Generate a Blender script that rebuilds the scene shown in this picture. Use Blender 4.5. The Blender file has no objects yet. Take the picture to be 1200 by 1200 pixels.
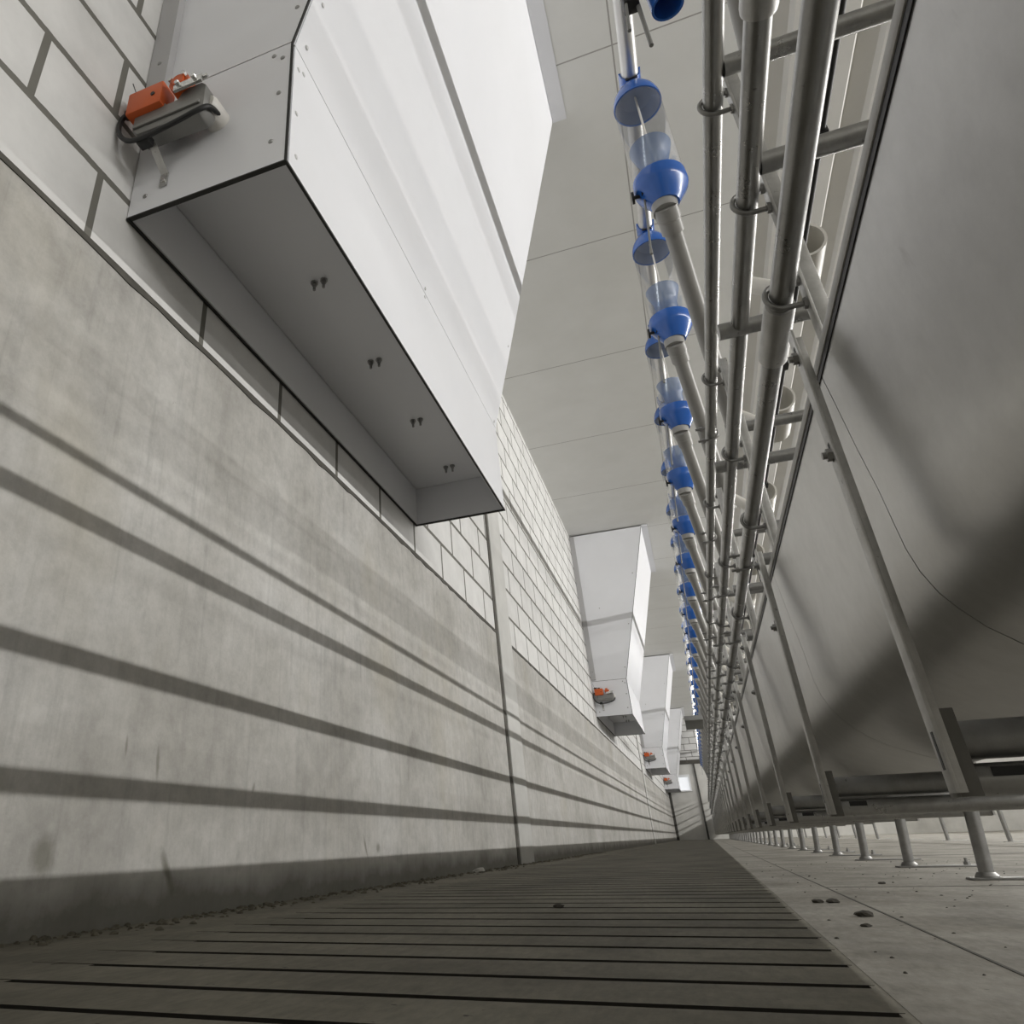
import bpy, bmesh, math, random
from mathutils import Vector, Matrix
random.seed(4)
SC = bpy.context.scene
COL = SC.collection
PI = math.pi

# ------------------------------------------------------------------ materials
def new_mat(name):
    m = bpy.data.materials.new(name); m.use_nodes = True
    nt = m.node_tree; b = nt.nodes['Principled BSDF']
    return m, nt, b

def N(nt, t, **kw):
    n = nt.nodes.new(t)
    for k, v in kw.items():
        if hasattr(n, k): setattr(n, k, v)
        else: n.inputs[k].default_value = v
    return n

def pos(nt, scale=(1, 1, 1), loc=(0, 0, 0)):
    g = nt.nodes.new('ShaderNodeNewGeometry')
    mp = nt.nodes.new('ShaderNodeMapping')
    mp.inputs['Scale'].default_value = scale; mp.inputs['Location'].default_value = loc
    nt.links.new(g.outputs['Position'], mp.inputs['Vector'])
    return mp.outputs['Vector']

def noise(nt, vec, scale, detail=6, rough=.6):
    n = nt.nodes.new('ShaderNodeTexNoise')
    n.inputs['Scale'].default_value = scale; n.inputs['Detail'].default_value = detail
    n.inputs['Roughness'].default_value = rough
    nt.links.new(vec, n.inputs['Vector']); return n.outputs['Fac']

def ramp(nt, fac, stops):
    r = nt.nodes.new('ShaderNodeValToRGB'); e = r.color_ramp.elements
    while len(e) < len(stops): e.new(.5)
    for el, (p, c) in zip(e, stops):
        el.position = p; el.color = (c, c, c, 1) if not isinstance(c, tuple) else (*c, 1)
    nt.links.new(fac, r.inputs['Fac']); return r.outputs['Color']

def mix(nt, a, b, fac, mode='MIX'):
    m = nt.nodes.new('ShaderNodeMix'); m.data_type = 'RGBA'; m.blend_type = mode
    for s, v in ((m.inputs['A'], a), (m.inputs['B'], b)):
        if isinstance(v, tuple): s.default_value = (*v, 1)
        else: nt.links.new(v, s)
    if isinstance(fac, (int, float)): m.inputs['Factor'].default_value = fac
    else: nt.links.new(fac, m.inputs['Factor'])
    return m.outputs['Result']

def bump(nt, b, h, strength=.2, dist=.004):
    n = nt.nodes.new('ShaderNodeBump'); n.inputs['Strength'].default_value = strength
    n.inputs['Distance'].default_value = dist
    nt.links.new(h, n.inputs['Height']); nt.links.new(n.outputs['Normal'], b.inputs['Normal'])

def simple(name, col, rough=.5, metal=0, spec=.5, var=.0, vscale=20, vstretch=(1, 1, 1)):
    m, nt, b = new_mat(name)
    b.inputs['Roughness'].default_value = rough; b.inputs['Metallic'].default_value = metal
    b.inputs['Specular IOR Level'].default_value = spec
    if var:
        f = noise(nt, pos(nt, vstretch), vscale)
        c = ramp(nt, f, [(.3, tuple(x * (1 - var) for x in col)), (.7, tuple(min(1, x * (1 + var * .6)) for x in col))])
        nt.links.new(c, b.inputs['Base Color'])
    else: b.inputs['Base Color'].default_value = (*col, 1)
    return m

M = {}
def N2(nt, o):
    m_ = N(nt, 'ShaderNodeMath', operation='MULTIPLY'); m_.inputs[1].default_value = .5; nt.links.new(o, m_.inputs[0]); return m_.outputs[0]
STAINS = [(1.63, .10, .55, .018, .075, .75), (1.235, .14, .1, .04, .05, .6), (2.83, .135, .5, .012, .05, .6), (2.95, .13, 0, .03, .03, .55), (1.55, .33, .1, .008, .05, .5), (1.43, .36, .05, .006, .03, .5), (2.0, .30, -.3, .01, .02, .5), (.75, .75, .2, .02, .05, .3)]
def concrete_wall():
    m, nt, b = new_mat('cast_concrete')
    p = pos(nt)
    big = ramp(nt, noise(nt, p, 1.6, 8, .62), [(.3, (.36, .348, .318)), (.52, (.47, .458, .43)), (.75, (.56, .552, .53))])
    streak = ramp(nt, noise(nt, pos(nt, (1, 9, .55)), 1.5, 6, .6), [(.30, .82), (.48, 1.0)])
    c = mix(nt, big, streak, .5, 'MULTIPLY')
    fine = ramp(nt, noise(nt, p, 14, 8, .75), [(.32, .80), (.6, 1.05)])
    c = mix(nt, c, fine, .9, 'MULTIPLY')
    drip = ramp(nt, noise(nt, pos(nt, (1, 26, 1.3)), 1.2, 5, .65), [(.34, .86), (.46, 1.0), (.62, 1.0), (.74, 1.08)])
    c = mix(nt, c, drip, .7, 'MULTIPLY')
    blot = ramp(nt, noise(nt, pos(nt, (1, 1, 1), (7, 3, 1)), 4.5, 6, .62), [(.33, .84), (.52, 1.0)])
    c = mix(nt, c, blot, .7, 'MULTIPLY')
    rust = ramp(nt, noise(nt, pos(nt, (1, 1.2, .8), (3, 1, 2)), 1.1, 5, .6), [(.58, 0.0), (.75, .35)])
    c = mix(nt, c, (.40, .36, .27), rust)
    spots = ramp(nt, noise(nt, pos(nt, (1, 2.2, 1)), 9, 5, .7), [(.70, 0.0), (.76, .8)])
    c = mix(nt, c, (.20, .19, .165), spots)
    # splash dirt near the floor with a ragged upper edge
    g = nt.nodes.new('ShaderNodeNewGeometry'); s = nt.nodes.new('ShaderNodeSeparateXYZ')
    nt.links.new(g.outputs['Position'], s.inputs[0])
    nn = noise(nt, p, 7, 6, .7)
    ma = N(nt, 'ShaderNodeMath', operation='MULTIPLY_ADD'); nt.links.new(nn, ma.inputs[0])
    ma.inputs[1].default_value = -.16; nt.links.new(s.outputs['Z'], ma.inputs[2])
    d = ramp(nt, ma.outputs[0], [(0.0, .9), (.06, 0.0)])
    mm = N(nt, 'ShaderNodeMath', operation='ADD'); nt.links.new(ma.outputs[0], mm.inputs[0]); mm.inputs[1].default_value = .07
    d = ramp(nt, mm.outputs[0], [(.02, .75), (.08, 0.0)])
    c = mix(nt, c, (.13, .125, .105), d)
    wn = noise(nt, p, 12, 5, .7)
    for y0, z0, ang, la, lb, st_ in STAINS:
        mp = nt.nodes.new('ShaderNodeMapping'); mp.vector_type = 'TEXTURE'
        mp.inputs['Location'].default_value = (0, y0, z0); mp.inputs['Rotation'].default_value = (ang, 0, 0); mp.inputs['Scale'].default_value = (1e3, la, lb)
        nt.links.new(g.outputs['Position'], mp.inputs['Vector'])
        ln = N(nt, 'ShaderNodeVectorMath', operation='LENGTH'); nt.links.new(mp.outputs[0], ln.inputs[0])
        ad = N(nt, 'ShaderNodeMath', operation='MULTIPLY_ADD'); nt.links.new(wn, ad.inputs[0]); ad.inputs[1].default_value = 1.1; nt.links.new(ln.outputs['Value'], ad.inputs[2])
        c = mix(nt, c, (.12, .115, .085), ramp(nt, ad.outputs[0], [(.75, st_), (1.0, 0.0)]) if False else ramp(nt, N2(nt, ad.outputs[0]), [(.45, st_), (.75, 0.0)]))
    nt.links.new(c, b.inputs['Base Color'])
    b.inputs['Roughness'].default_value = .8; b.inputs['Specular IOR Level'].default_value = .3
    bump(nt, b, noise(nt, p, 40, 6, .7), .25, .004)
    return m

def block_mat(name, swap='y', y0=1.270, z0=1.577):
    m, nt, b = new_mat(name)
    g = nt.nodes.new('ShaderNodeNewGeometry'); s = nt.nodes.new('ShaderNodeSeparateXYZ')
    nt.links.new(g.outputs['Position'], s.inputs[0])
    cb = nt.nodes.new('ShaderNodeCombineXYZ')
    a1 = N(nt, 'ShaderNodeMath', operation='ADD'); a1.inputs[1].default_value = 10.24 - y0
    nt.links.new(s.outputs['Y' if swap == 'y' else 'X'], a1.inputs[0])
    a2 = N(nt, 'ShaderNodeMath', operation='ADD'); a2.inputs[1].default_value = -z0
    nt.links.new(s.outputs['Z'], a2.inputs[0])
    # slightly ragged joints
    wob = noise(nt, pos(nt), 30, 4, .6)
    w1 = N(nt, 'ShaderNodeMath', operation='MULTIPLY_ADD'); nt.links.new(wob, w1.inputs[0]); w1.inputs[1].default_value = .006
    nt.links.new(a2.outputs[0], w1.inputs[2])
    nt.links.new(a1.outputs[0], cb.inputs[0]); nt.links.new(w1.outputs[0], cb.inputs[1])
    br = nt.nodes.new('ShaderNodeTexBrick'); nt.links.new(cb.outputs[0], br.inputs['Vector'])
    br.offset = .5; br.offset_frequency = 2; br.squash = 1; br.squash_frequency = 2
    br.inputs['Scale'].default_value = 1; br.inputs['Brick Width'].default_value = .512
    br.inputs['Row Height'].default_value = .2527; br.inputs['Mortar Size'].default_value = .0125
    br.inputs['Mortar Smooth'].default_value = .08; br.inputs['Bias'].default_value = 0
    br.inputs['Color1'].default_value = (.66, .655, .64, 1); br.inputs['Color2'].default_value = (.735, .73, .715, 1)
    br.inputs['Mortar'].default_value = (.17, .165, .145, 1)
    f = ramp(nt, noise(nt, pos(nt), 5, 8, .65), [(.3, .86), (.65, 1.03)])
    c = mix(nt, br.outputs['Color'], f, .85, 'MULTIPLY')
    nt.links.new(c, b.inputs['Base Color']); b.inputs['Roughness'].default_value = .85
    b.inputs['Specular IOR Level'].default_value = .25
    inv = N(nt, 'ShaderNodeMath', operation='SUBTRACT'); inv.inputs[0].default_value = 1
    nt.links.new(br.outputs['Fac'], inv.inputs[1])
    bump(nt, b, inv.outputs[0], .5, .004)
    return m

def floor_mat(name, base, dirt, dscale=3, pitch=None):
    m, nt, b = new_mat(name)
    p = pos(nt)
    c = ramp(nt, noise(nt, p, dscale, 9, .68), [(.3, dirt), (.55, base), (.8, tuple(x * 1.12 for x in base))])
    fl = ramp(nt, noise(nt, pos(nt, (3.5, 1, 1)), 22, 6, .7), [(.35, .7), (.6, 1.05)])
    c = mix(nt, c, fl, .7, 'MULTIPLY')
    sm = ramp(nt, noise(nt, pos(nt, (1.6, 1, 1), (2, 5, 0)), 2.2, 7, .7), [(.36, .66), (.56, 1.06)])
    c = mix(nt, c, sm, .8, 'MULTIPLY')
    sp = ramp(nt, noise(nt, p, 38, 3, .6), [(.70, 0.0), (.74, .9)])
    c = mix(nt, c, tuple(x * .3 for x in dirt), sp)
    nt.links.new(c, b.inputs['Base Color']); b.inputs['Roughness'].default_value = .75
    b.inputs['Specular IOR Level'].default_value = .25
    bump(nt, b, noise(nt, p, 60, 6, .7), .25, .003)
    return m

def ceiling_mat():
    m, nt, b = new_mat('ceiling_board')
    g = nt.nodes.new('ShaderNodeNewGeometry'); s = nt.nodes.new('ShaderNodeSeparateXYZ')
    nt.links.new(g.outputs['Position'], s.inputs[0])
    def line(out, off, pitch, w):
        a = N(nt, 'ShaderNodeMath', operation='ADD'); a.inputs[1].default_value = -off + w / 2 + pitch * 40
        nt.links.new(out, a.inputs[0])
        md = N(nt, 'ShaderNodeMath', operation='MODULO'); md.inputs[1].default_value = pitch; nt.links.new(a.outputs[0], md.inputs[0])
        l = N(nt, 'ShaderNodeMath', operation='LESS_THAN'); l.inputs[1].default_value = w; nt.links.new(md.outputs[0], l.inputs[0])
        return l.outputs[0]
    ly = line(s.outputs['Y'], 3.21, 1.715, .010); lx = line(s.outputs['X'], 1.63, 2.5, .010)
    mx = N(nt, 'ShaderNodeMath', operation='MAXIMUM'); nt.links.new(ly, mx.inputs[0]); nt.links.new(lx, mx.inputs[1])
    c0 = ramp(nt, noise(nt, pos(nt), 2.2, 5, .6), [(.3, (.71, .71, .685)), (.7, (.76, .76, .74))])
    c = mix(nt, c0, (.36, .35, .33), mx.outputs[0])
    nt.links.new(c, b.inputs['Base Color']); b.inputs['Roughness'].default_value = .6
    return m

def galv(name, base=.52, rough=.36):
    m, nt, b = new_mat(name)
    p = pos(nt, (1, .35, 1))
    c = ramp(nt, noise(nt, p, 26, 8, .7), [(.3, (base * .72, base * .715, base * .69)), (.7, (base, base * .995, base * .97))])
    sc = ramp(nt, noise(nt, pos(nt), 60, 3, .6), [(.68, 0.0), (.75, .7)])
    c = mix(nt, c, (.10, .095, .085), sc)
    nt.links.new(c, b.inputs['Base Color']); b.inputs['Metallic'].default_value = .85
    r = ramp(nt, noise(nt, pos(nt), 18, 6, .7), [(.3, rough - .08), (.7, rough + .14)])
    nt.links.new(r, b.inputs['Roughness'])
    bump(nt, b, noise(nt, p, 70, 5, .7), .12, .002)
    return m

def trough_mat():
    m, nt, b = new_mat('trough_sheet')
    p = pos(nt)
    c = ramp(nt, noise(nt, p, 2.6, 7, .6), [(.3, (.50, .495, .48)), (.7, (.60, .595, .58))])
    fine = ramp(nt, noise(nt, p, 24, 8, .7), [(.3, .88), (.65, 1.02)])
    c = mix(nt, c, fine, .7, 'MULTIPLY')
    st = ramp(nt, noise(nt, pos(nt, (1, 2.2, 1)), 7, 5, .6), [(.66, 0.0), (.78, .6)])
    c = mix(nt, c, (.28, .27, .25), st)
    b.inputs['Metallic'].default_value = .9
    nt.links.new(c, b.inputs['Base Color']); b.inputs['Roughness'].default_value = .33
    b.inputs['Specular IOR Level'].default_value = .45
    return m

def clear_mat(name, tint, gl=.1, film=.0):
    m = bpy.data.materials.new(name); m.use_nodes = True; nt = m.node_tree
    nt.nodes.clear()
    out = nt.nodes.new('ShaderNodeOutputMaterial')
    tr = N(nt, 'ShaderNodeBsdfTransparent'); tr.inputs[0].default_value = (*tint, 1)
    gs = N(nt, 'ShaderNodeBsdfGlossy'); gs.inputs['Roughness'].default_value = .12
    df = N(nt, 'ShaderNodeBsdfDiffuse'); df.inputs[0].default_value = (.8, .8, .8, 1)
    fr = N(nt, 'ShaderNodeLayerWeight'); fr.inputs[0].default_value = .25
    m1 = nt.nodes.new('ShaderNodeMixShader'); m1.inputs[0].default_value = film
    nt.links.new(tr.outputs[0], m1.inputs[1]); nt.links.new(df.outputs[0], m1.inputs[2])
    m2 = nt.nodes.new('ShaderNodeMixShader')
    mu = N(nt, 'ShaderNodeMath', operation='MULTIPLY'); mu.inputs[1].default_value = gl
    nt.links.new(fr.outputs['Fresnel'], mu.inputs[0])
    nt.links.new(mu.outputs[0], m2.inputs[0]); nt.links.new(m1.outputs[0], m2.inputs[1]); nt.links.new(gs.outputs[0], m2.inputs[2])
    nt.links.new(m2.outputs[0], out.inputs[0])
    return m

def blue_film(name, col, alpha):
    m = bpy.data.materials.new(name); m.use_nodes = True; nt = m.node_tree
    b = nt.nodes['Principled BSDF']; out = nt.nodes['Material Output']
    b.inputs['Base Color'].default_value = (*col, 1); b.inputs['Roughness'].default_value = .3
    tr = N(nt, 'ShaderNodeBsdfTransparent'); tr.inputs[0].default_value = (.72, .80, .92, 1)
    mx = nt.nodes.new('ShaderNodeMixShader'); mx.inputs[0].default_value = alpha
    nt.links.new(tr.outputs[0], mx.inputs[1]); nt.links.new(b.outputs[0], mx.inputs[2]); nt.links.new(mx.outputs[0], out.inputs[0])
    return m

M['concrete'] = concrete_wall()
M['block'] = block_mat('white_block')
M['block_end'] = block_mat('white_block_end', 'x', .2, 2.85)
M['floor'] = floor_mat('floor_concrete', (.29, .275, .24), (.17, .158, .13))
M['slat'] = floor_mat('slat_concrete', (.20, .187, .150), (.12, .112, .086), 2.4)
M['ceiling'] = ceiling_mat()
M['sheet'] = simple('corrugated_sheet', (.72, .71, .68), .45, var=.05, vscale=2)
M['board'] = simple('white_board', (.815, .822, .85), .35, var=.03, vscale=1.6)
M['whitescrew'] = simple('white_screw', (.62, .62, .62), .4)
M['board_edge'] = simple('board_edge', (.02, .02, .018), .7)
M['pale_concrete'] = simple('pale_concrete', (.66, .65, .615), .85, var=.12, vscale=2.5)
M['pilaster'] = simple('pilaster_render', (.56, .555, .53), .85, var=.08, vscale=5)
M['gap'] = simple('dark_joint', (.085, .08, .068), .9, var=.3, vscale=12)
M['trim'] = simple('plastic_trim', (.46, .455, .46), .45)
M['galv'] = galv('galvanised_pipe', .43, .31)
M['galv3'] = galv('galvanised_leg', .34, .45)
M['galv2'] = galv('galvanised_flat', .60, .42)
M['bolt'] = galv('bolt_steel', .38, .4)
M['trough'] = trough_mat()
M['rim'] = simple('rim_profile', (.42, .415, .40), .45, metal=.5, var=.08)
M['channel'] = simple('dark_channel', (.17, .165, .15), .55, metal=.3, var=.2)
M['black'] = simple('black_rubber', (.012, .012, .012), .5)
M['pvc'] = simple('grey_pvc', (.30, .295, .28), .38, var=.06, vscale=8)
M['cream'] = simple('cream_pvc', (.66, .64, .585), .35, var=.04, vscale=6)
M['feedtube'] = simple('zinc_tube', (.62, .615, .60), .36, metal=.75, var=.05)
M['blue'] = simple('blue_plastic', (.022, .11, .42), .2, spec=.55, var=.06, vscale=15)
M['bluefilm'] = blue_film('smoky_blue_plastic', (.10, .17, .34), .62)
M['lid_shade'] = simple('shaded_lid_blue', (.14, .195, .33), .4)  # lid blue greyed down, shade and haze put into the colour
M['clear'] = clear_mat('clear_plastic', (.985, .985, .98), .45, .05)
M['orange'] = simple('orange_plastic', (.62, .11, .018), .45)
M['alu'] = simple('cast_aluminium', (.24, .237, .225), .45, metal=.35, var=.06)
M['chrome'] = simple('bright_steel', (.72, .72, .70), .22, metal=1)
M['boss'] = simple('milky_plastic', (.72, .70, .66), .4)
M['clod'] = simple('dirt_clod', (.05, .045, .035), .9)
M['clodmix'] = simple('loose_dirt', (.13, .12, .09), .95, var=.5, vscale=40)
M['paper'] = simple('pale_scrap', (.55, .54, .50), .7)
M['frame'] = simple('window_frame', (.84, .85, .86), .35)
M['post'] = simple('dark_post', (.07, .068, .06), .7, var=.2)
M['slot_side'] = simple('slot_side', (.022, .020, .015), .95)  # near-black colour for every slat face except the tops
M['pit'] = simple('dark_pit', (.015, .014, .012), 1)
M['boxgrey'] = simple('grey_sheet_steel', (.20, .20, .19), .5)
gm = bpy.data.materials.new('daylit_pane'); gm.use_nodes = True
gb = gm.node_tree.nodes['Principled BSDF']; gb.inputs['Base Color'].default_value = (.8, .82, .84, 1)
gb.inputs['Emission Color'].default_value = (.95, .97, 1, 1); gb.inputs['Emission Strength'].default_value = .5
M['pane'] = gm

# ------------------------------------------------------------------ mesh builder
class MB:
    def __init__(s): s.v = []; s.f = []
    def box(s, x0, y0, z0, x1, y1, z1):
        b = len(s.v)
        s.v += [(x, y, z) for z in (z0, z1) for y in (y0, y1) for x in (x0, x1)]
        for q in ((0, 2, 3, 1), (4, 5, 7, 6), (0, 1, 5, 4), (2, 6, 7, 3), (0, 4, 6, 2), (1, 3, 7, 5)):
            s.f.append(tuple(b + i for i in q))
        return s
    def ring(s, c, u, w, r, n, r2=None):
        b = len(s.v); r2 = r if r2 is None else r2
        for i in range(n):
            a = 2 * PI * i / n
            s.v.append(tuple(Vector(c) + Vector(u) * (r * math.cos(a)) + Vector(w) * (r2 * math.sin(a))))
        return b
    def bridge(s, a, b, n):
        for i in range(n): s.f.append((a + i, a + (i + 1) % n, b + (i + 1) % n, b + i))
    def cap(s, a, n, flip=False):
        t = tuple(a + i for i in range(n)); s.f.append(t[::-1] if flip else t)
    @staticmethod
    def basis(d):
        d = Vector(d).normalized()
        t = Vector((0, 0, 1)) if abs(d.z) < .9 else Vector((1, 0, 0))
        u = t.cross(d).normalized(); w = d.cross(u).normalized(); return u, w
    def tube(s, p0, p1, r, n=16, r2=None, cap=True, inner=None):
        p0, p1 = Vector(p0), Vector(p1); u, w = s.basis(p1 - p0); r2 = r if r2 is None else r2
        a = s.ring(p0, u, w, r, n); b = s.ring(p1, u, w, r2, n); s.bridge(a, b, n)
        if inner is not None:
            c = s.ring(p0, u, w, inner, n); d = s.ring(p1, u, w, inner, n)
            s.bridge(d, c, n); s.bridge(c, a, n); s.bridge(b, d, n)
        elif cap: s.cap(a, n, True); s.cap(b, n)
        return s
    def path(s, pts, r, n=8):
        pts = [Vector(p) for p in pts]; prev = None; u = None
        for i, p in enumerate(pts):
            d = (pts[min(i + 1, len(pts) - 1)] - pts[max(i - 1, 0)]).normalized()
            if u is None: u, w = s.basis(d)
            else:
                u = (u - d * u.dot(d)).normalized(); w = d.cross(u)
            a = s.ring(p, u, w, r, n)
            if prev is None: s.cap(a, n, True)
            else: s.bridge(prev, a, n)
            prev = a
        s.cap(prev, n); return s
    def lathe(s, prof, n=32, c=(0, 0, 0), u=(1, 0, 0), w=(0, 1, 0), ax=(0, 0, 1)):
        prev = None
        for r, h in prof:
            a = s.ring(Vector(c) + Vector(ax) * h, u, w, r, n)
            if prev is not None: s.bridge(prev, a, n)
            prev = a
        return s
    def prism(s, pts, y0, y1, axis='y'):
        n = len(pts); b = len(s.v)
        for yy in (y0, y1):
            for p in pts:
                s.v.append((p[0], yy, p[1]) if axis == 'y' else ((yy, p[0], p[1]) if axis == 'x' else (p[0], p[1], yy)))
        s.f.append(tuple(b + i for i in range(n))); s.f.append(tuple(b + n + i for i in reversed(range(n))))
        for i in range(n): s.f.append((b + i, b + n + i, b + n + (i + 1) % n, b + (i + 1) % n))
        return s
    def build(s, name, mat, parent=None, smooth=False, bevel=0, recalc=True, loc=None, angle=35):
        me = bpy.data.meshes.new(name); me.from_pydata(s.v, [], s.f); me.materials.append(mat)
        if recalc:
            bm = bmesh.new(); bm.from_mesh(me); bmesh.ops.recalc_face_normals(bm, faces=bm.faces[:])
            if bevel:
                bmesh.ops.bevel(bm, geom=[e for e in bm.edges if len(e.link_faces) == 2 and e.calc_face_angle(0) > .6],
                                offset=bevel, segments=2, profile=.5, affect='EDGES')
            bm.to_mesh(me); bm.free()
        if smooth or bevel:
            for p in me.polygons: p.use_smooth = True
            me.set_sharp_from_angle(angle=math.radians(angle))
        o = bpy.data.objects.new(name, me); COL.objects.link(o)
        if parent: o.parent = parent
        if loc: o.location = loc
        return o

def tag(o, label, cat, group=None):
    o['label'] = label; o['category'] = cat
    if group: o['group'] = group
    return o
def thing(name, label, cat, loc=(0, 0, 0), group=None):
    o = bpy.data.objects.new(name, None); COL.objects.link(o); o.location = loc
    o.empty_display_size = .1
    return tag(o, label, cat, group)
def struct(o): o['kind'] = 'structure'; return o
def kids(o): return [c for c in bpy.data.objects if c.parent == o]
def clone(src, loc, label):
    r = src.copy(); COL.objects.link(r); r.location = loc; r['label'] = label
    for ch in KID[src.name]:
        c = ch.copy(); COL.objects.link(c); c.parent = r
        for g in KID.get(ch.name, []):
            d = g.copy(); COL.objects.link(d); d.parent = c
    return r
KID = {}
def remember(root):
    KID[root.name] = [o for o in COL.objects if o.parent == root]
    for c in KID[root.name]: KID[c.name] = [o for o in COL.objects if o.parent == c]

ONES = ['', 'first', 'second', 'third', 'fourth', 'fifth', 'sixth', 'seventh', 'eighth', 'ninth', 'tenth', 'eleventh', 'twelfth',
        'thirteenth', 'fourteenth', 'fifteenth', 'sixteenth', 'seventeenth', 'eighteenth', 'nineteenth', 'twentieth']
def ordw(n):
    if n <= 20: return ONES[n]
    t, u = divmod(n, 10); tens = {2: 'twenty', 3: 'thirty', 4: 'forty'}[t]
    return (tens + '-' + ONES[u]) if u else {2: 'twentieth', 3: 'thirtieth', 4: 'fortieth'}[t]

YB, YE, XR, ZC = -5.0, 34.8, 18.0, 4.69
HP = .985        # pitch of the support frames

# ------------------------------------------------------------------ setting
struct(MB().box(-.3, YB, -.3, 0, YE, 1.572).build('wall_left', M['concrete']))
struct(MB().box(-.3, YB, 1.572, -.002, YE, ZC).build('wall_left_blocks', M['block']))
# ragged mortar bed on top of the cast concrete
mb = MB(); y = YB; 
prev = None; pts = []
while y < YE:
    pts.append((y, 1.572 + random.uniform(-.016, -.004))); y += random.uniform(.04, .14)
poly = pts + [(YE, 1.585), (YB, 1.585)]
struct(mb.prism(poly, -.01, .0035, 'x').build('trim_1', M['gap']))
k = 2
for yy in (5.43, 20.08):
    struct(MB().box(-.02, yy - .035, 0, .004, yy + .035, 4.68).build('trim_%d' % k, M['gap'])); k += 1
    struct(MB().box(-.02, yy + .036, 0, .012, yy + .46, 4.68).build('trim_%d' % k, M['pilaster'], bevel=.004)); k += 1
# floors
struct(MB().box(1.35, YB, -.3, XR, YE, 0).build('floor', M['floor']))
mb = MB()
mb.box(0, YB, -.12, .30, YE, -.0004); mb.box(1.341, YB, -.12, 1.350, YE, -.0004)
gy = .85 - .137 * 42
while gy < YE:
    mb.box(.25, gy + .0095, -.12, 1.346, gy + .137 - .0095, 0)
    mb.box(.29, gy - .012, -.12, .30 + random.uniform(.0, .07), gy + .012, -.0008); gy += .137
sl = struct(mb.build('floor_slats', M['slat']))
sl.data.materials.append(M['slot_side'])
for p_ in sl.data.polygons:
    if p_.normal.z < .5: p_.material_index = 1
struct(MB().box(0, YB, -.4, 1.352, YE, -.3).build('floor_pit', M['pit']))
mb = MB()
mb.box(1.495, YB, 0, 1.499, YE, .0008)
for yy in [2.61 + 3.0 * i for i in range(-2, 11)]: mb.box(1.5, yy - .004, 0, 3.9, yy + .004, .0008)
struct(mb.build('trim_6', M['gap']))
# ceiling
struct(MB().box(-.3, YB, ZC, 2.56, YE, ZC + .12).build('ceiling', M['ceiling']))
pr = []
x = 2.56
while x < XR:
    pr += [(x, 4.70), (x + .13, 4.70), (x + .155, 4.665), (x + .255, 4.665), (x + .28, 4.70)]; x += .28
pr += [(x, 4.70), (x, 4.83), (2.56, 4.83)]
struct(MB().prism(pr, YB, YE).build('ceiling_corrugated', M['sheet']))
# end wall, back wall, right wall
mb = MB(); mb.box(-.3, YE, -.3, XR, YE + .3, 2.85)
struct(mb.build('wall_end', M['pale_concrete']))
struct(MB().box(-.3, YE + .0, 2.85, XR, YE + .3, ZC).build('wall_end_blocks', M['block_end']))
struct(MB().box(0, YE - .05, 2.82, XR, YE, 2.98).build('trim_7', M['gap']))
struct(MB().box(0, YE - .12, 0, .10, YE, 2.82).build('trim_8', M['post']))
struct(MB().box(1.17, YE - .1, 0, 1.24, YE, 2.82).build('trim_9', M['post']))
struct(MB().box(-.3, YB - .3, -.3, XR, YB, ZC).build('wall_back', M['pilaster']))
struct(MB().box(XR, YB, -.3, XR + .3, YE, ZC).build('wall_right', M['board']))
# small window in the end wall
w = struct(MB().box(.42, YE - .10, 1.78, .47, YE, 2.42).box(.88, YE - .10, 1.78, .95, YE, 2.42)
           .box(.47, YE - .10, 2.33, .88, YE, 2.42).box(.47, YE - .10, 1.78, .88, YE, 1.83).build('window_1', M['frame']))
MB().box(.47, YE - .03, 1.83, .88, YE - .01, 2.33).build('pane', M['pane'], w)

# ------------------------------------------------------------------ ventilation boxes on the wall
L = 2.48
SL = (1.17 - .52) / (4.67 - 2.28)
def xf(z): return .52 if z < 2.28 else .52 + (z - 2.28) * SL
box0 = thing('air_inlet_box', 'large white air inlet box nearest the camera on the block wall', 'ventilation box', (0, 1.13, 1.76), 'air inlet boxes along the left wall')
Z0 = 1.76
def local(z): return z - Z0
T = .014
# near and far gables, each of a lower and an upper board
for nm, ya, yb in (('near_side_panel', 0, T), ('far_side_panel', L - T, L)):
    lo = [(.002, local(1.762)), (.518, local(1.762)), (.518, local(2.278)), (.002, local(2.278))]
    up = [(.002, local(2.283)), (.518, local(2.283)), (1.168, local(4.668)), (.002, local(4.668))]
    MB().prism(lo, ya, yb).build(nm, M['board'], box0)
    MB().prism(up, ya, yb).build(nm.replace('side', 'upper'), M['board'], box0)
MB().box(.508, T, local(1.764), .522, L - T, local(2.279)).build('front_panel', M['board'], box0)
MB().prism([(.508, local(2.283)), (.522, local(2.283)), (1.172, local(4.668)), (1.158, local(4.668))], T, L - T).build('front_upper_panel', M['board'], box0)
MB().box(.001, T, local(1.764), .014, L - T, local(4.6)).build('rear_panel', M['board'], box0)
fl = MB().box(.016, T + .004, local(1.985), .505, L - T - .004, local(1.997)).build('inlet_flap', M['board'], box0)
for i in range(5):
    for dx in (.262, .300):
        yy = .135 + .532 * i
        MB().tube((dx, yy, local(1.985)), (dx, yy, local(1.979)), .014, 12).tube((dx, yy, local(1.979)), (dx, yy, local(1.967)), .009, 6).tube((dx, yy, local(1.967)), (dx, yy, local(1.948)), .0055, 10).build('flap_bolt', M['bolt'], fl)
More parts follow.
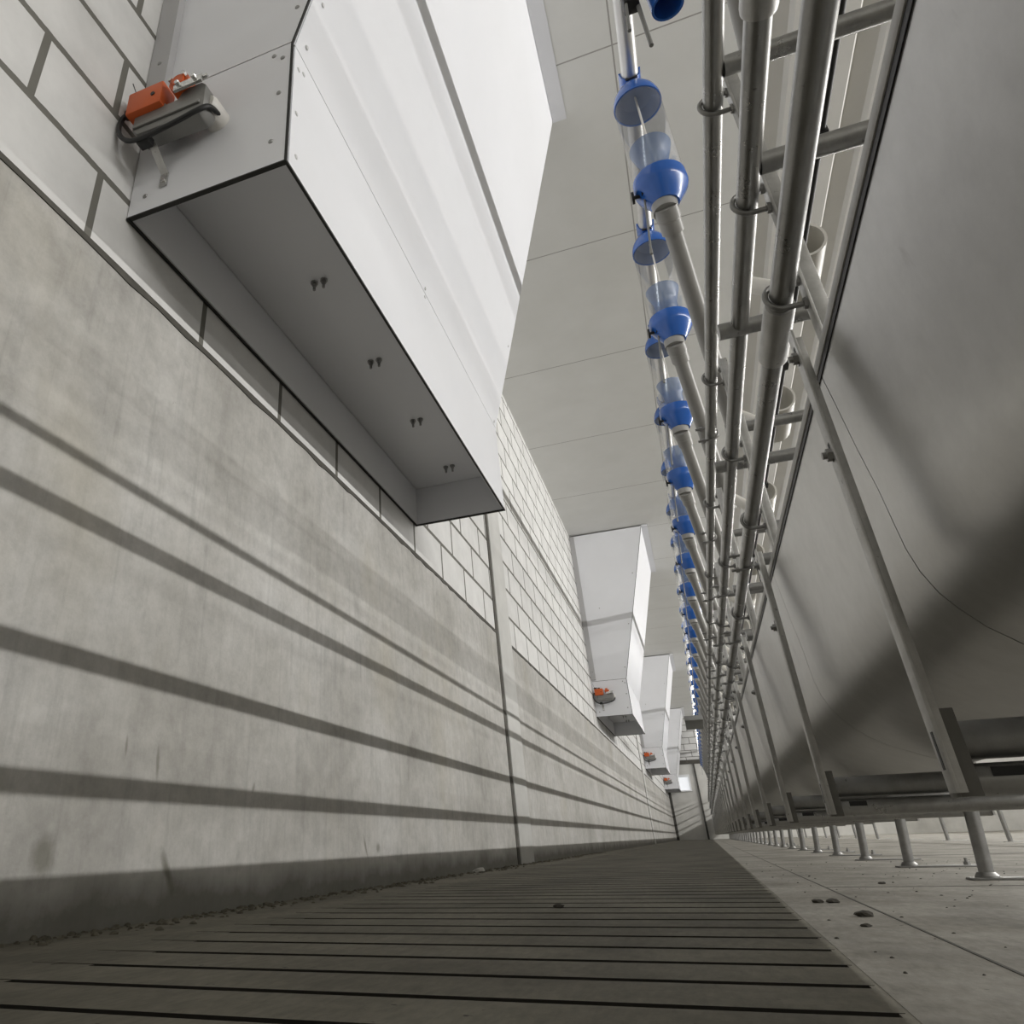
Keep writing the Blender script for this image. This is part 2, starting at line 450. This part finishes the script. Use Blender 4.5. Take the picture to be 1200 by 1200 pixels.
# dark cut edges of the boards
mb = MB()
mb.box(.0, -.0015, local(1.759), .5225, T - .002, local(1.764))
mb.box(.5155, 0, local(1.757), .5235, L, local(1.7645))
mb.box(.0, L - T, local(1.757), .5225, L, local(1.764)); mb.box(0, 0, local(1.757), .008, L, local(1.764))
mb.box(.516, -.001, local(1.764), .5235, .004, local(2.28))
mb.prism([(.517, local(2.28)), (.5235, local(2.28)), (1.1745, local(4.668)), (1.168, local(4.668))], -.001, .005)
mb.box(.004, .004, local(2.277), .512, .010, local(2.2845)); mb.box(.512, .004, local(2.278), .519, L - .004, local(2.2845))
mb.build('edge_strip', M['board_edge'], box0)
mb = MB(); mb.box(1.172, 0, local(4.66), 1.268, L, local(4.682)).build('ceiling_flange', M['board'], box0)
mb = MB(); mb.box(.001, -.028, local(2.30), .075, .0, local(4.66)); mb.build('wall_trim', M['trim'], box0)
def screw(x, y, z, nx, ny, nz):
    p = Vector((x, y, z)); d = Vector((nx, ny, nz)).normalized()
    MB().tube(p, p + d * .003, .0085, 10, .006).build('screw', M['whitescrew'] if nx else M['bolt'], box0)
for x, z in ((.055, 1.83), (.47, 1.86), (.485, 2.06), (.49, 2.22), (.46, 2.245), (.53, 2.45), (.70, 3.1), (.30, 3.4), (.04, 2.42), (.90, 3.9)):
    screw(x, 0, local(z), 0, -1, 0) if x > .09 or z < 2 else screw(x, -.028, local(z), 0, -1, 0)
for yy, z in ((.05, 1.83), (.04, 2.0), (.04, 2.2), (.07, 2.22), (.06, 2.33), (.06, 2.52), (1.2, 2.30), (1.2, 2.255), (2.42, 2.3), (2.42, 2.8)):
    screw(xf(z) + .002, yy, local(z), 1, 0, -.25 if z > 2.28 else 0)
remember(box0)
BOXY = [1.13, 11.65, 21.75, 32.0]
BOXW = ['', 'large white air inlet box second from the camera on the block wall', 'white air inlet box third from the camera on the left wall',
        'small looking white air inlet box farthest away near the end wall']
for yb, lb in zip(BOXY[1:], BOXW[1:]): clone(box0, (0, yb, 1.76), lb)

# ------------------------------------------------------------------ damper motors on the near gables
act = thing('damper_motor', 'orange and grey damper motor on the nearest white air inlet box', 'motor', (.16, 1.13, 2.05), 'damper motors on the air inlet boxes')
A = Vector((.16, 1.13, 2.05))
def W(x, y, z): return (x - A.x, y - A.y, z - A.z)
def wbox(m, x0, y0, z0, x1, y1, z1): return m.box(*W(x0, y0, z0), *W(x1, y1, z1))
# cast body: wide at the left, waisted, chamfered at the right
prof = [(.055, 2.00), (.075, 1.975), (.285, 1.965), (.302, 1.99), (.302, 2.075), (.285, 2.095), (.225, 2.095), (.205, 2.06), (.165, 2.06), (.15, 2.095), (.055, 2.095)]
MB().prism([(p[0] - A.x, p[1] - A.z) for p in prof], 1.035 - A.y, 1.095 - A.y).build('housing', M['alu'], act, bevel=.004)
m = MB(); wbox(m, .062, 1.028, 1.998, .29, 1.036, 2.012); m.build('housing_rib', M['alu'], act, bevel=.002)
m = MB(); wbox(m, .035, 1.015, 2.055, .16, 1.075, 2.15); cov = m.build('orange_cover', M['orange'], act, bevel=.006)
m = MB(); m.tube(W(.13, 1.016, 2.10), W(.13, 1.012, 2.10), .007, 12); m.build('cover_screw', M['black'], cov)
m = MB(); wbox(m, .030, 1.03, 2.15, .075, 1.07, 2.172); wbox(m, .085, 1.03, 2.15, .12, 1.07, 2.166); m.build('terminal_block', M['black'], act, bevel=.003)
m = MB(); m.tube(W(.215, 1.075, 2.115), W(.215, 1.02, 2.115), .034, 20); m.tube(W(.215, 1.02, 2.115), W(.215, 1.012, 2.115), .02, 16)
m.build('clamp_hub', M['orange'], act, smooth=True)
m = MB(); wbox(m, .205, 1.012, 2.068, .30, 1.022, 2.094); m.tube(W(.225, 1.012, 2.081), W(.225, .998, 2.081), .0085, 6); m.tube(W(.28, 1.012, 2.081), W(.28, .998, 2.081), .0085, 6)
wbox(m, .20, 1.022, 2.094, .31, 1.034, 2.104); m.build('shaft_clamp', M['chrome'], act, bevel=.0015)
for px_, pz_ in ((.19, 2.125), (.235, 2.13)):
    m = MB(); m.tube(W(px_, 1.008, pz_), W(px_, 1.03, pz_), .008, 6); m.build('clamp_bolt', M['chrome'], act)
m = MB(); m.lathe([(.0, -.07), (.030, -.07), (.036, -.058), (.037, 0)], 24, W(.285, 1.13, 2.035), (1, 0, 0), (0, 0, 1), (0, 1, 0)); m.build('shaft_boss', M['boss'], act, smooth=True)
cab = [(.045, 1.045, 2.09), (.022, 1.035, 2.085), (.008, 1.03, 2.05), (.015, 1.03, 2.0), (.05, 1.03, 1.955), (.10, 1.028, 1.935), (.17, 1.026, 1.935), (.24, 1.026, 1.945), (.29, 1.03, 1.962), (.312, 1.05, 1.99), (.308, 1.10, 2.02)]
def smoothpath(p, k=5):
    p = [Vector(q) for q in p]; out = []
    for i in range(len(p) - 1):
        a, b, c, d = p[max(i - 1, 0)], p[i], p[i + 1], p[min(i + 2, len(p) - 1)]
        for j in range(k):
            t = j / k; out.append(.5 * ((2 * b) + (c - a) * t + (2 * a - 5 * b + 4 * c - d) * t * t + (3 * b - a - 3 * c + d) * t ** 3))
    return out + [p[-1]]
m = MB(); m.path(smoothpath([W(*q) for q in cab]), .0075, 10); m.tube(W(.05, 1.045, 2.085), W(.02, 1.035, 2.085), .014, 12); m.build('power_cable', M['black'], act, smooth=True)
m = MB(); m.path([W(.05, 1.05, 2.165), W(.035, 1.04, 2.19), (W(.02, 1.035, 2.235))], .0016, 6); m.build('loose_wire', M['black'], act)
m = MB(); wbox(m, .085, 1.03, 1.925, .125, 1.06, 1.955); m.build('cable_tie', M['black'], act, bevel=.004)
m = MB()
m.prism([(W(0, 1.055, 0)[1], W(0, 0, 1.945)[2]), (W(0, 1.058, 0)[1], W(0, 0, 1.945)[2]), (W(0, 1.125, 0)[1], W(0, 0, 1.895)[2]), (W(0, 1.129, 0)[1], W(0, 0, 1.895)[2]), (W(0, 1.129, 0)[1], W(0, 0, 1.84)[2]), (W(0, 1.125, 0)[1], W(0, 0, 1.84)[2]), (W(0, 1.125, 0)[1], W(0, 0, 1.891)[2])], W(.105, 0, 0)[0], W(.13, 0, 0)[0], 'x')
m.build('mounting_strap', M['galv2'], act)
m = MB(); m.tube(W(.118, 1.126, 1.86), W(.118, 1.12, 1.86), .007, 10); m.build('strap_screw', M['chrome'], act)
m = MB(); m.tube(W(.15, 1.13, 2.05), W(.15, 1.09, 2.05), .02, 12); m.build('back_spigot', M['alu'], act)
remember(act)
for yb, lb in zip(BOXY[1:], ['orange damper motor on the second white air inlet box', 'orange damper motor on the third white air inlet box', 'tiny orange damper motor on the farthest white air inlet box']):
    clone(act, (A.x, yb, A.z), lb)

# ------------------------------------------------------------------ three long pipes over the trough
PX = 1.497
PIPES = [(1.497, 1.370, 'uppermost'), (1.495, 1.110, 'middle'), (1.4955, .900, 'lowest')]
PR = .0180
def rail(x, z, which, coup):
    t = thing('galvanised_pipe', which + ' of the three long galvanised pipes running above the trough', 'pipe', (x, 0, z), 'three long pipes above the trough')
    MB().tube((0, -1.2, 0), (0, YE - .02, 0), PR, 28).build('pipe_run', M['galv'], t, smooth=True)
    for a, b in coup:
        MB().lathe([(PR, a), (PR + .004, a + .001), (PR + .0056, a + .008), (PR + .0062, b - .008), (PR + .005, b - .001), (PR, b)], 28, (0, 0, 0), (1, 0, 0), (0, 0, 1), (0, 1, 0)).build('socket', M['galv2'], t, smooth=True)
rail(*PIPES[0], [(5.8, 5.96), (11.8, 11.96)])
rail(*PIPES[1], [(.55, .713), (6.55, 6.71)])
rail(*PIPES[2], [(1.085, 1.245), (7.08, 7.24), (13.08, 13.24)])

# ------------------------------------------------------------------ trough
hull = [(1.512, .7455), (1.516, .70), (1.522, .62), (1.529, .55), (1.5315, .505), (1.534, .465), (1.540, .432), (1.551, .402), (1.5655, .379), (1.5855, .354), (1.612, .331), (1.6425, .3125), (1.7015, .287), (1.745, .271), (1.775, .264)]
full = hull + [(3.566 - x, z) for x, z in reversed(hull)]
def shell(a, b, inset=.0):
    n = len(full); mb = MB(); ys = (a, b); th = .006
    for yy in ys:
        for x, z in full: mb.v.append((x, yy, z))
    for yy in ys:
        for i, (x, z) in enumerate(full):
            p = Vector(full[max(i - 1, 0)]); q = Vector(full[min(i + 1, n - 1)]); d = (q - p).normalized()
            mb.v.append((x - d.y * th, yy, z + d.x * th))
    for i in range(n - 1):
        mb.f.append((i, i + 1, n + i + 1, n + i)); mb.f.append((2 * n + i, 3 * n + i, 3 * n + i + 1, 2 * n + i + 1))
        mb.f.append((i, 2 * n + i, 2 * n + i + 1, i + 1)); mb.f.append((n + i, n + i + 1, 3 * n + i + 1, 3 * n + i))
    for i in (0, n - 1): mb.f.append((i, n + i, 3 * n + i, 2 * n + i))
    return mb
tr = thing('feed_trough', 'long grey sheet trough with rounded sides under the galvanised pipes', 'trough', (0, 0, 0))
for i in range(-2, 35):
    a = 1.075 + HP * i; b = min(a + HP - .003, YE - .03)
    if b > a: shell(a, b).build('trough_panel', M['trough'], tr, smooth=True, angle=60)
MB().box(1.5085, -.9, .7535, 1.5165, YE - .03, .770).box(2.0495, -.9, .7535, 2.0575, YE - .03, .770).build('rim_strip', M['rim'], tr, bevel=.002)
MB().box(1.5105, -.9, .7443, 1.5165, YE - .03, .7537).box(2.0495, -.9, .7443, 2.0555, YE - .03, .7537).build('rim_shadow_gap', M['black'], tr)  # black strip standing in for the shadow gap below the rim strip

# ------------------------------------------------------------------ support frames
fr = thing('support_frame', 'first galvanised angle frame from the camera holding trough and pipes', 'support frame', (PX, 1.065, .165), 'angle frames carrying the trough and pipes')
F = Vector((PX, 1.065, .165))
def lbox(m, x0, y0, z0, x1, y1, z1): return m.box(x0 - F.x, y0, z0 - F.z, x1 - F.x, y1, z1 - F.z)
def uprofile(m, x0, x1, ya, yb, z0, z1, t=.004):
    lbox(m, x0, ya, z0, x0 + t, yb, z1); lbox(m, x0 + t, yb - t, z0, x1, yb, z1)
# upper angle bar behind the pipes
m = MB(); lbox(m, 1.527, -.012, .70, 1.532, .014, 1.425); lbox(m, 1.532, -.012, .70, 1.552, -.008, 1.425)
m.build('upper_angle', M['galv2'], fr, bevel=.0008)
# lower angle strap
m = MB(); lbox(m, 1.478, -.052, .172, 1.482, -.024, .80); lbox(m, 1.482, -.028, .172, 1.496, -.024, .80)
st = m.build('lower_strap', M['galv2'], fr, bevel=.0008)
for z0_, z1_ in ((.195, .235), (.585, .612), (.745, .775)):
    m = MB(); lbox(m, 1.4775, -.0425, z0_, 1.4782, -.0345, z1_); m.build('slot', M['black'], st)
for z in (.595, .757):
    m = MB(); m.tube((1.478 - F.x, -.0385, z - F.z), (1.471 - F.x, -.0385, z - F.z), .009, 6); m.tube((1.471 - F.x, -.0385, z - F.z), (1.466 - F.x, -.0385, z - F.z), .005, 10)
    m.build('strap_bolt', M['bolt'], st)
m = MB(); lbox(m, 1.490, -.019, .168, 1.512, -.015, .262); lbox(m, 1.486, -.019, .168, 1.490, .008, .262)
m.build('foot_plate', M['channel'], fr, bevel=.0008)
m = MB(); m.tube((1.495 - F.x, .016, .229 - F.z), (2.068 - F.x, .016, .229 - F.z), .0215, 20); m.build('cross_tube', M['galv3'], fr, smooth=True)
m = MB(); m.tube((1.498 - F.x, .012, .186 - F.z), (2.068 - F.x, .012, .186 - F.z), .0175, 18); m.build('cross_pipe', M['galv'], fr, smooth=True)
m = MB(); lbox(m, 1.53, -.0062, .188, 1.565, -.0052, .198); m.build('foot_slot', M['black'], fr)
m = MB(); lbox(m, 2.066, -.012, .17, 2.072, .022, .80); m.build('rear_strap', M['galv2'], fr)
for x, z, w_ in PIPES:
    m = MB(); R = PR + .0055; cx = x - F.x; cz = z - F.z
    pts = [(.042 + cx, 0, cz + R), (cx, 0, cz + R)] + [(cx - R * math.sin(a), -.003 * math.sin(a), cz + R * math.cos(a)) for a in [PI * i / 14 for i in range(1, 14)]] + [(cx, 0, cz - R), (.042 + cx, 0, cz - R)]
    m.path(pts, .0046, 10); u = m.build('u_bolt', M['galv3'], fr, smooth=True)
    for s in (-1, 1):
        m = MB(); m.tube((cx + .026, 0, cz + s * R), (cx + .034, 0, cz + s * R), .0095, 6); m.build('nut', M['bolt'], u)
remember(fr)
NF = 34
for i in range(1, NF):
    clone(fr, (PX, 1.065 + HP * i, .165), ordw(i + 1) + ' galvanised angle frame from the camera holding trough and pipes')

# ------------------------------------------------------------------ legs under the trough
lg = thing('trough_leg', 'first grey tubular leg from the camera standing on the concrete under the trough', 'leg', (1.962, 1.917, 0), 'tubular legs under the trough')
m = MB(); m.tube((0, 0, .006), (.022, .0, .222), .0195, 20); m.build('post', M['galv3'], lg, smooth=True)
m = MB(); m.lathe([(.031, .006), (.031, .010), (.023, .020)], 20); m.build('foot_flange', M['galv3'], lg, smooth=True)
m = MB(); m.box(-.045, -.045, 0, .24, .045, .006); m.build('foot_plate', M['galv3'], lg, bevel=.001)
m = MB(); m.tube((.2, 0, .006), (.2, 0, .018), .013, 6).tube((.2, 0, .018), (.2, 0, .03), .006, 10); m.build('anchor_bolt', M['bolt'], lg)
m = MB(); m.tube((.022, 0, .222), (-.20, 0, .222), .0165, 16); m.tube((.022, 0, .222), (.12, 0, .222), .0165, 16); m.build('arm', M['galv3'], lg, smooth=True)
remember(lg)
for i in range(1, NF - 1):
    clone(lg, (1.962, 1.917 + .991 * i, 0), ordw(i + 1) + ' grey tubular leg from the camera standing on the concrete under the trough')
# second row far to the right
l2 = thing('rail_post', 'first thin post from the camera in the far row right of the trough', 'post', (3.95, 7.35, 0), 'thin posts in the far row')
m = MB(); m.tube((0, 0, .006), (0, 0, .42), .022, 14); m.build('post', M['galv'], l2, smooth=True)
m = MB(); m.box(-.05, -.05, 0, .2, .05, .006); m.build('foot_plate', M['galv2'], l2)
remember(l2)
for i in range(1, 12): clone(l2, (3.95, 7.35 + 2.2 * i, 0), ordw(i + 1) + ' thin post from the camera in the far row right of the trough')
tag(MB().tube((3.95, 5, .43), (3.95, YE - .1, .43), .024, 14).build('low_rail', M['galv'], smooth=True), 'low galvanised rail resting on the far row of thin posts', 'rail')

# ------------------------------------------------------------------ crossbars / pen dividers
def ubolt_rev(par, x, z, y):
    m = MB(); R = PR + .0055
    m.path([(x - .045, y, z + R), (x, y, z + R)] + [(x + R * math.sin(a), y, z + R * math.cos(a)) for a in [PI * i / 10 for i in range(1, 10)]] + [(x, y, z - R), (x - .045, y, z - R)], .0045, 8)
    u = m.build('u_bolt', M['bolt'], par, smooth=True)
    for s in (-1, 1):
        MB().tube((x - .022, y, z + s * R), (x - .033, y, z + s * R), .0085, 6).build('nut', M['bolt'], u)
def divider(label, y, bars, r=.018, group=None):
    t = thing('pen_divider', label, 'pen divider', (PX, y, .79), group)
    for xl, z, nuts in bars:
        MB().tube((xl - PX, 0, z - .79), (2.10 - PX, 0, z - .79), r, 18).build('rail', M['galv'], t, smooth=True)
        if nuts: ubolt_rev(t, nuts - PX, z - .79, 0)
    top = max(b[1] for b in bars)
    MB().tube((2.088 - PX, .0, -.05), (2.088 - PX, .0, top + .03 - .79), .015, 14).build('post', M['galv'], t, smooth=True)
    return t
divider('nearest galvanised pen divider, two thick rails crossing above the trough', .99, [(1.5145, 1.372, 0), (1.5125, 1.116, 0)])
divider('single galvanised crossbar just beyond the lowest pipe socket', 1.43, [(1.452, 1.107, 0)])
divider('galvanised pen divider with two low rails beside the second frame', 2.145, [(1.452, 1.117, 0), (1.54, .905, 0)])
P3 = [(1.545, 1.375, PIPES[0][0]), (1.54, .903, PIPES[2][0])]
divider('first galvanised pen divider clamped by black nuts to the top pipe', 2.42, P3, .019, group='pen dividers clamped to the pipes')
d0 = divider('second galvanised pen divider clamped by black nuts to the top pipe', 3.45, [(1.545, 1.37, PIPES[0][0]), (1.535, 1.11, PIPES[1][0]), (1.54, .90, PIPES[2][0])], group='pen dividers clamped to the pipes')
remember(d0)
for i in range(1, 31): clone(d0, (PX, 3.45 + 1.0 * i, .79), ordw(i + 2) + ' galvanised pen divider clamped by black nuts to the top pipe')

# ------------------------------------------------------------------ feed line with dispensers
FX, FZ = 1.567, 3.30
tag(MB().tube((FX, -1, FZ), (FX, YE + .02, FZ), .038, 32).build('feed_tube', M['feedtube'], smooth=True), 'long shiny metal feed tube carrying the row of blue dispensers', 'tube')
def dispenser(y, label, drop=True, outlet=True):
    t = thing('feed_dispenser', label, 'feed dispenser', (FX, y, 2.43), 'blue feed dispensers along the feed tube')
    Z = lambda z: z - 2.43
    R = .103
    # blue lid with a saddle that grips the tube
    m = MB(); m.lathe([(.034, Z(3.262)), (.05, Z(3.245)), (.075, Z(3.222)), (R - .006, Z(3.182)), (R + .003, Z(3.145)), (R + .003, Z(3.125)), (R - .004, Z(3.125)), (R - .008, Z(3.145)), (.070, Z(3.205)), (.03, Z(3.23))], 36)
    lid = m.build('lid', M['blue'], t, smooth=True)
    m = MB()
    arc = [(math.cos(a) * .045, Z(FZ) + math.sin(a) * .045) for a in [PI * (1.0 + i / 12) for i in range(13)]]
    arc2 = [(math.cos(a) * .0387, Z(FZ) + math.sin(a) * .0387) for a in [PI * (2.0 - i / 12) for i in range(13)]]
    m.prism([(-.050, Z(FZ) + .022)] + arc + [(.050, Z(FZ) + .022)] + [(.0392, Z(FZ) + .022)] + arc2 + [(-.0392, Z(FZ) + .022)], -.05, .05)
    m.tube((0, 0, Z(FZ) - .046), (0, 0, Z(3.225)), .034, 20, .056); m.build('saddle', M['blue'], lid, smooth=True)
    m = MB(); m.box(-.026, -.054, Z(FZ) - .044, .026, -.048, Z(FZ) - .032); m.build('saddle_gap', M['black'], lid)
    # clear barrel
    m = MB(); m.tube((0, 0, Z(2.58)), (0, 0, Z(3.14)), R, 40, R, False); m.build('barrel', M['clear'], t, smooth=True, recalc=False)
    # lid underside, coloured as if shaded and hazed, and dosing cone inside the barrel
    m = MB(); m.lathe([(.006, Z(3.190)), (.068, Z(3.180)), (R - .010, Z(3.140)), (R - .0055, Z(3.1262))], 36); m.build('lid_underside', M['lid_shade'], lid, smooth=True, recalc=False)
    m = MB(); m.lathe([(.0885, Z(2.835)), (.086, Z(2.825)), (.066, Z(2.76)), (.060, Z(2.75)), (.060, Z(2.70)), (.045, Z(2.67))], 36); m.build('dosing_cone', M['bluefilm'], t, smooth=True, recalc=False)
    m = MB(); m.tube((0, 0, Z(2.72)), (0, 0, Z(3.20)), .005, 10); m.build('dosing_rod', M['boss'], t)
    # opaque blue outlet cone
    m = MB(); m.lathe([(R - .002, Z(2.635)), (R + .006, Z(2.635)), (R + .008, Z(2.59)), (R + .002, Z(2.57)), (.064, Z(2.505)), (.056, Z(2.49)), (.050, Z(2.49)), (.060, Z(2.51)), (R - .006, Z(2.58))], 40); cone = m.build('outlet_cone', M['blue'], t, smooth=True)
    m = MB(); m.tube((-.060, -.02, Z(2.56)), (-.115, -.02, Z(2.56)), .008, 10); m.tube((-.115, -.02, Z(2.56)), (-.125, -.02, Z(2.56)), .026, 14); m.box(-.085, -.045, Z(2.545), -.07, .005, Z(2.575)); m.build('knob', M['black'], cone, smooth=True)
    m = MB(); m.tube((-.075, -.02, Z(2.555)), (-.105, -.02, Z(2.24)), .0042, 8); m.tube((-.103, -.02, Z(2.26)), (-.105, -.02, Z(2.235)), .006, 8); m.build('pull_rod', M['boxgrey'], cone, smooth=True)
    if drop:
        a = Vector((-.006, 0.004, Z(2.44))); b = Vector((1.72 - FX, .965, Z(1.878)))
        dr = (b - a).normalized(); e = Vector((-.006, -.012, Z(2.47)))
        m = MB(); m.tube((-.006, 0, Z(2.525)), (-.006, 0, Z(2.45)), .052, 28)
        m.tube(e, e + dr * .055, .050, 28); m.tube(e + dr * .055, e + dr * .06, .050, 28, .046); m.tube(e + dr * .06, e + dr * .115, .046, 28); col = m.build('collar', M['pvc'], t, smooth=True)
        a = e + dr * .05
        m = MB(); m.tube(a, b, .037, 24, inner=.033); m.build('drop_pipe', M['pvc'], t, smooth=True)
    else:
        m = MB(); m.tube((.008, 0, Z(2.50)), (.012, 0, Z(2.45)), .058, 28, .055, inner=.05); m.tube((.012, 0, Z(2.45)), (.018, .01, Z(2.325)), .047, 28, inner=.040); m.build('outlet_ring', M['blue'], t, smooth=True)
        m = MB(); m.box(-.10, -.03, Z(2.36), -.055, .02, Z(2.50)); m.build('valve_block', M['black'], t, bevel=.005)
        m = MB(); m.tube((-.06, .0, Z(2.50)), (-.058, 0, Z(2.165)), .0065, 10); m.build('valve_rod', M['boxgrey'], t)
    if outlet:
        ca = Vector((1.853 - FX, .55, Z(1.778))); cb = Vector((1.855 - FX, .83, Z(1.772)))
        m = MB(); m.tube(ca, cb, .068, 28, inner=.060); m.tube((1.712 - FX, .88, Z(1.93)), (1.80 - FX, .80, Z(1.80)), .03, 16); m.build('outlet_pipe', M['cream'], t, smooth=True)
    return t
dispenser(1.475, 'blue feed dispenser at the very top edge with an open blue outlet ring', False)
first = dispenser(2.45, 'largest blue feed dispenser with clear barrel, nearest the camera')
remember(first)
dispenser(.45, 'blue feed dispenser above the frame whose grey drop pipe ends by the top pipe', True, False)
for i in range(1, 31):
    clone(first, (FX, 2.45 + 1.0 * i, 2.43), 'blue feed dispenser with clear barrel, ' + ordw(i) + ' beyond the largest one on the feed tube')
# grey box on the feed line far away
bx = thing('drive_box', 'grey box with dark underside hanging on the far feed tube', 'drive unit', (1.47, 15.75, 2.13))
MB().box(-.25, 0, 0, .085, 1.5, .085).build('casing', M['boxgrey'], bx, bevel=.006)
MB().box(.055, .18, .085, .075, .21, 1.15).build('hanger', M['bolt'], bx); MB().box(.055, 1.18, .085, .075, 1.21, 1.15).build('hanger', M['bolt'], bx)

# black conduit with clips under the corrugated ceiling
cd = thing('black_conduit', 'thin black conduit running above the crossbars behind the pipes', 'conduit', (1.78, 0, 1.585))
MB().tube((0, -1, 0), (0, YE, 0), .011, 12).build('conduit_run', M['black'], cd, smooth=True)
for yy in [.99, 1.43, 2.42] + [3.45 + i for i in range(31)]:
    cl = MB().box(-.014, yy - .02, -.013, .014, yy + .02, .013)
    if yy > 3: cl.tube((0, yy, -.01), (0, yy, 1.372 - 1.585), .003, 8)
    cl.build('clip', M['black'], cd)

# ------------------------------------------------------------------ crumbs on the floor
def clod(x, y, s, label, mat='clod'):
    bm = bmesh.new(); bmesh.ops.create_icosphere(bm, subdivisions=2, radius=1)
    for v in bm.verts:
        k = random.uniform(.75, 1.15); v.co = Vector((v.co.x * s * 1.25 * k, v.co.y * s * k, max(v.co.z, -.35) * s * .55 * k))
    mn = min(v.co.z for v in bm.verts)
    for v in bm.verts: v.co.z -= mn
    me = bpy.data.meshes.new('dirt_clod'); bm.to_mesh(me); bm.free(); me.materials.append(M[mat])
    o = bpy.data.objects.new('dirt_clod' if mat == 'clod' else 'pale_scrap', me); COL.objects.link(o); o.location = (x, y, 0)
    tag(o, label, 'dirt clod' if mat == 'clod' else 'scrap')
clod(.867, 1.94, .011, 'dark dirt clod alone in the middle of the slatted floor')
clod(1.455, 1.74, .013, 'largest dark dirt clod on the lit concrete beside the slats')
clod(1.43, 1.562, .007, 'small dark dirt clod in front of the largest clod on lit concrete')
clod(1.416, 2.062, .010, 'left clod of a pair on the lit concrete near the slat edge')
clod(1.446, 2.06, .011, 'right clod of a pair on the lit concrete near the slat edge')
clod(1.66, 2.75, .008, 'dark clod on concrete left of the nearest visible leg')
clod(.06, 4.2, .03, 'pale crumpled scrap at the foot of the concrete wall', 'paper')

def crumbs(name, label, n, fx, fy, smin, smax, mat):
    mb = MB()
    for _ in range(n):
        x, y = fx(), fy(); q = random.uniform(smin, smax); h = q * random.uniform(.4, .9); b = len(mb.v); m_ = 6
        for lv, rr in ((0, 1.0), (.55, .85), (1, .35)):
            for i in range(m_):
                a_ = 2 * PI * i / m_ + random.random() * .4
                k_ = q * rr * random.uniform(.75, 1.2); mb.v.append((x + k_ * math.cos(a_) * 1.2, y + k_ * math.sin(a_), h * lv))
        for l_ in (0, 1): mb.bridge(b + l_ * m_, b + (l_ + 1) * m_, m_)
        mb.f.append(tuple(b + 2 * m_ + i for i in range(m_)))
    o = mb.build(name, mat, smooth=True, angle=70); o['kind'] = 'stuff'
    tag(o, label, 'dirt'); return o
crumbs('dirt_litter', 'crumbly dark dirt lying along the foot of the concrete wall', 900, lambda: abs(random.gauss(0, .055)) + .004, lambda: .5 + 9 * random.random() ** 1.5, .002, .009, M['clodmix'])
crumbs('floor_crumbs', 'fine dark crumbs scattered over the lit concrete floor', 170, lambda: random.uniform(1.36, 2.4), lambda: .8 + 4 * random.random(), .0010, .0032, M['clod'])
# ------------------------------------------------------------------ light: rows of tube lamps further right in the barn
def tube_lamp(x, z, power, toward, y0=-4.5, y1=34.0, h=.05):
    ld = bpy.data.lights.new('lamp_row', 'AREA'); ld.shape = 'RECTANGLE'
    ld.size = y1 - y0; ld.size_y = h; ld.energy = power; ld.color = (1.0, .985, .96)
    o = bpy.data.objects.new('lamp_row', ld); COL.objects.link(o); o.location = (x, (y0 + y1) / 2, z)
    d = Vector((toward, 0, 0)); zax = -d; xax = Vector((0, 1, 0)); yax = zax.cross(xax)
    o.matrix_world = Matrix.Translation(o.location) @ Matrix((xax, yax, zax)).transposed().to_4x4()
    return o
tube_lamp(8.6, 3.9, 1640, -1); tube_lamp(8.62, 3.9, 640, 1)
tube_lamp(15.0, 4.3, 300, -1)
wd = bpy.data.worlds.new('barn_air'); SC.world = wd; wd.use_nodes = True
wd.node_tree.nodes['Background'].inputs[0].default_value = (.5, .5, .5, 1); wd.node_tree.nodes['Background'].inputs[1].default_value = .03

# ------------------------------------------------------------------ camera
cam = bpy.data.cameras.new('camera'); co = bpy.data.objects.new('camera', cam); COL.objects.link(co)
Rm = [(0.9299343224510254, 0.36667259976904226, -0.027809360045911342), (-0.19359090058514403, 0.4238694632354238, -0.8847922023543984), (-0.3126415185770828, 0.8281822762623724, 0.4651552409106985)]
cx, cy, cz = Vector(Rm[0]), -Vector(Rm[1]), -Vector(Rm[2])
co.matrix_world = Matrix.Translation((1.22, 0, .138)) @ Matrix((cx, cy, cz)).transposed().to_4x4()
cam.sensor_width = 36; cam.lens = 840.2 / 1200 * 36; cam.shift_x = 141.57 / 1200; cam.shift_y = -50.82 / 1200
cam.clip_start = .02; cam.clip_end = 200
SC.camera = co
vs = SC.view_settings
vs.view_transform = 'Standard'; vs.look = 'None'; vs.gamma = 1; vs.use_curve_mapping = False; vs.exposure = 0
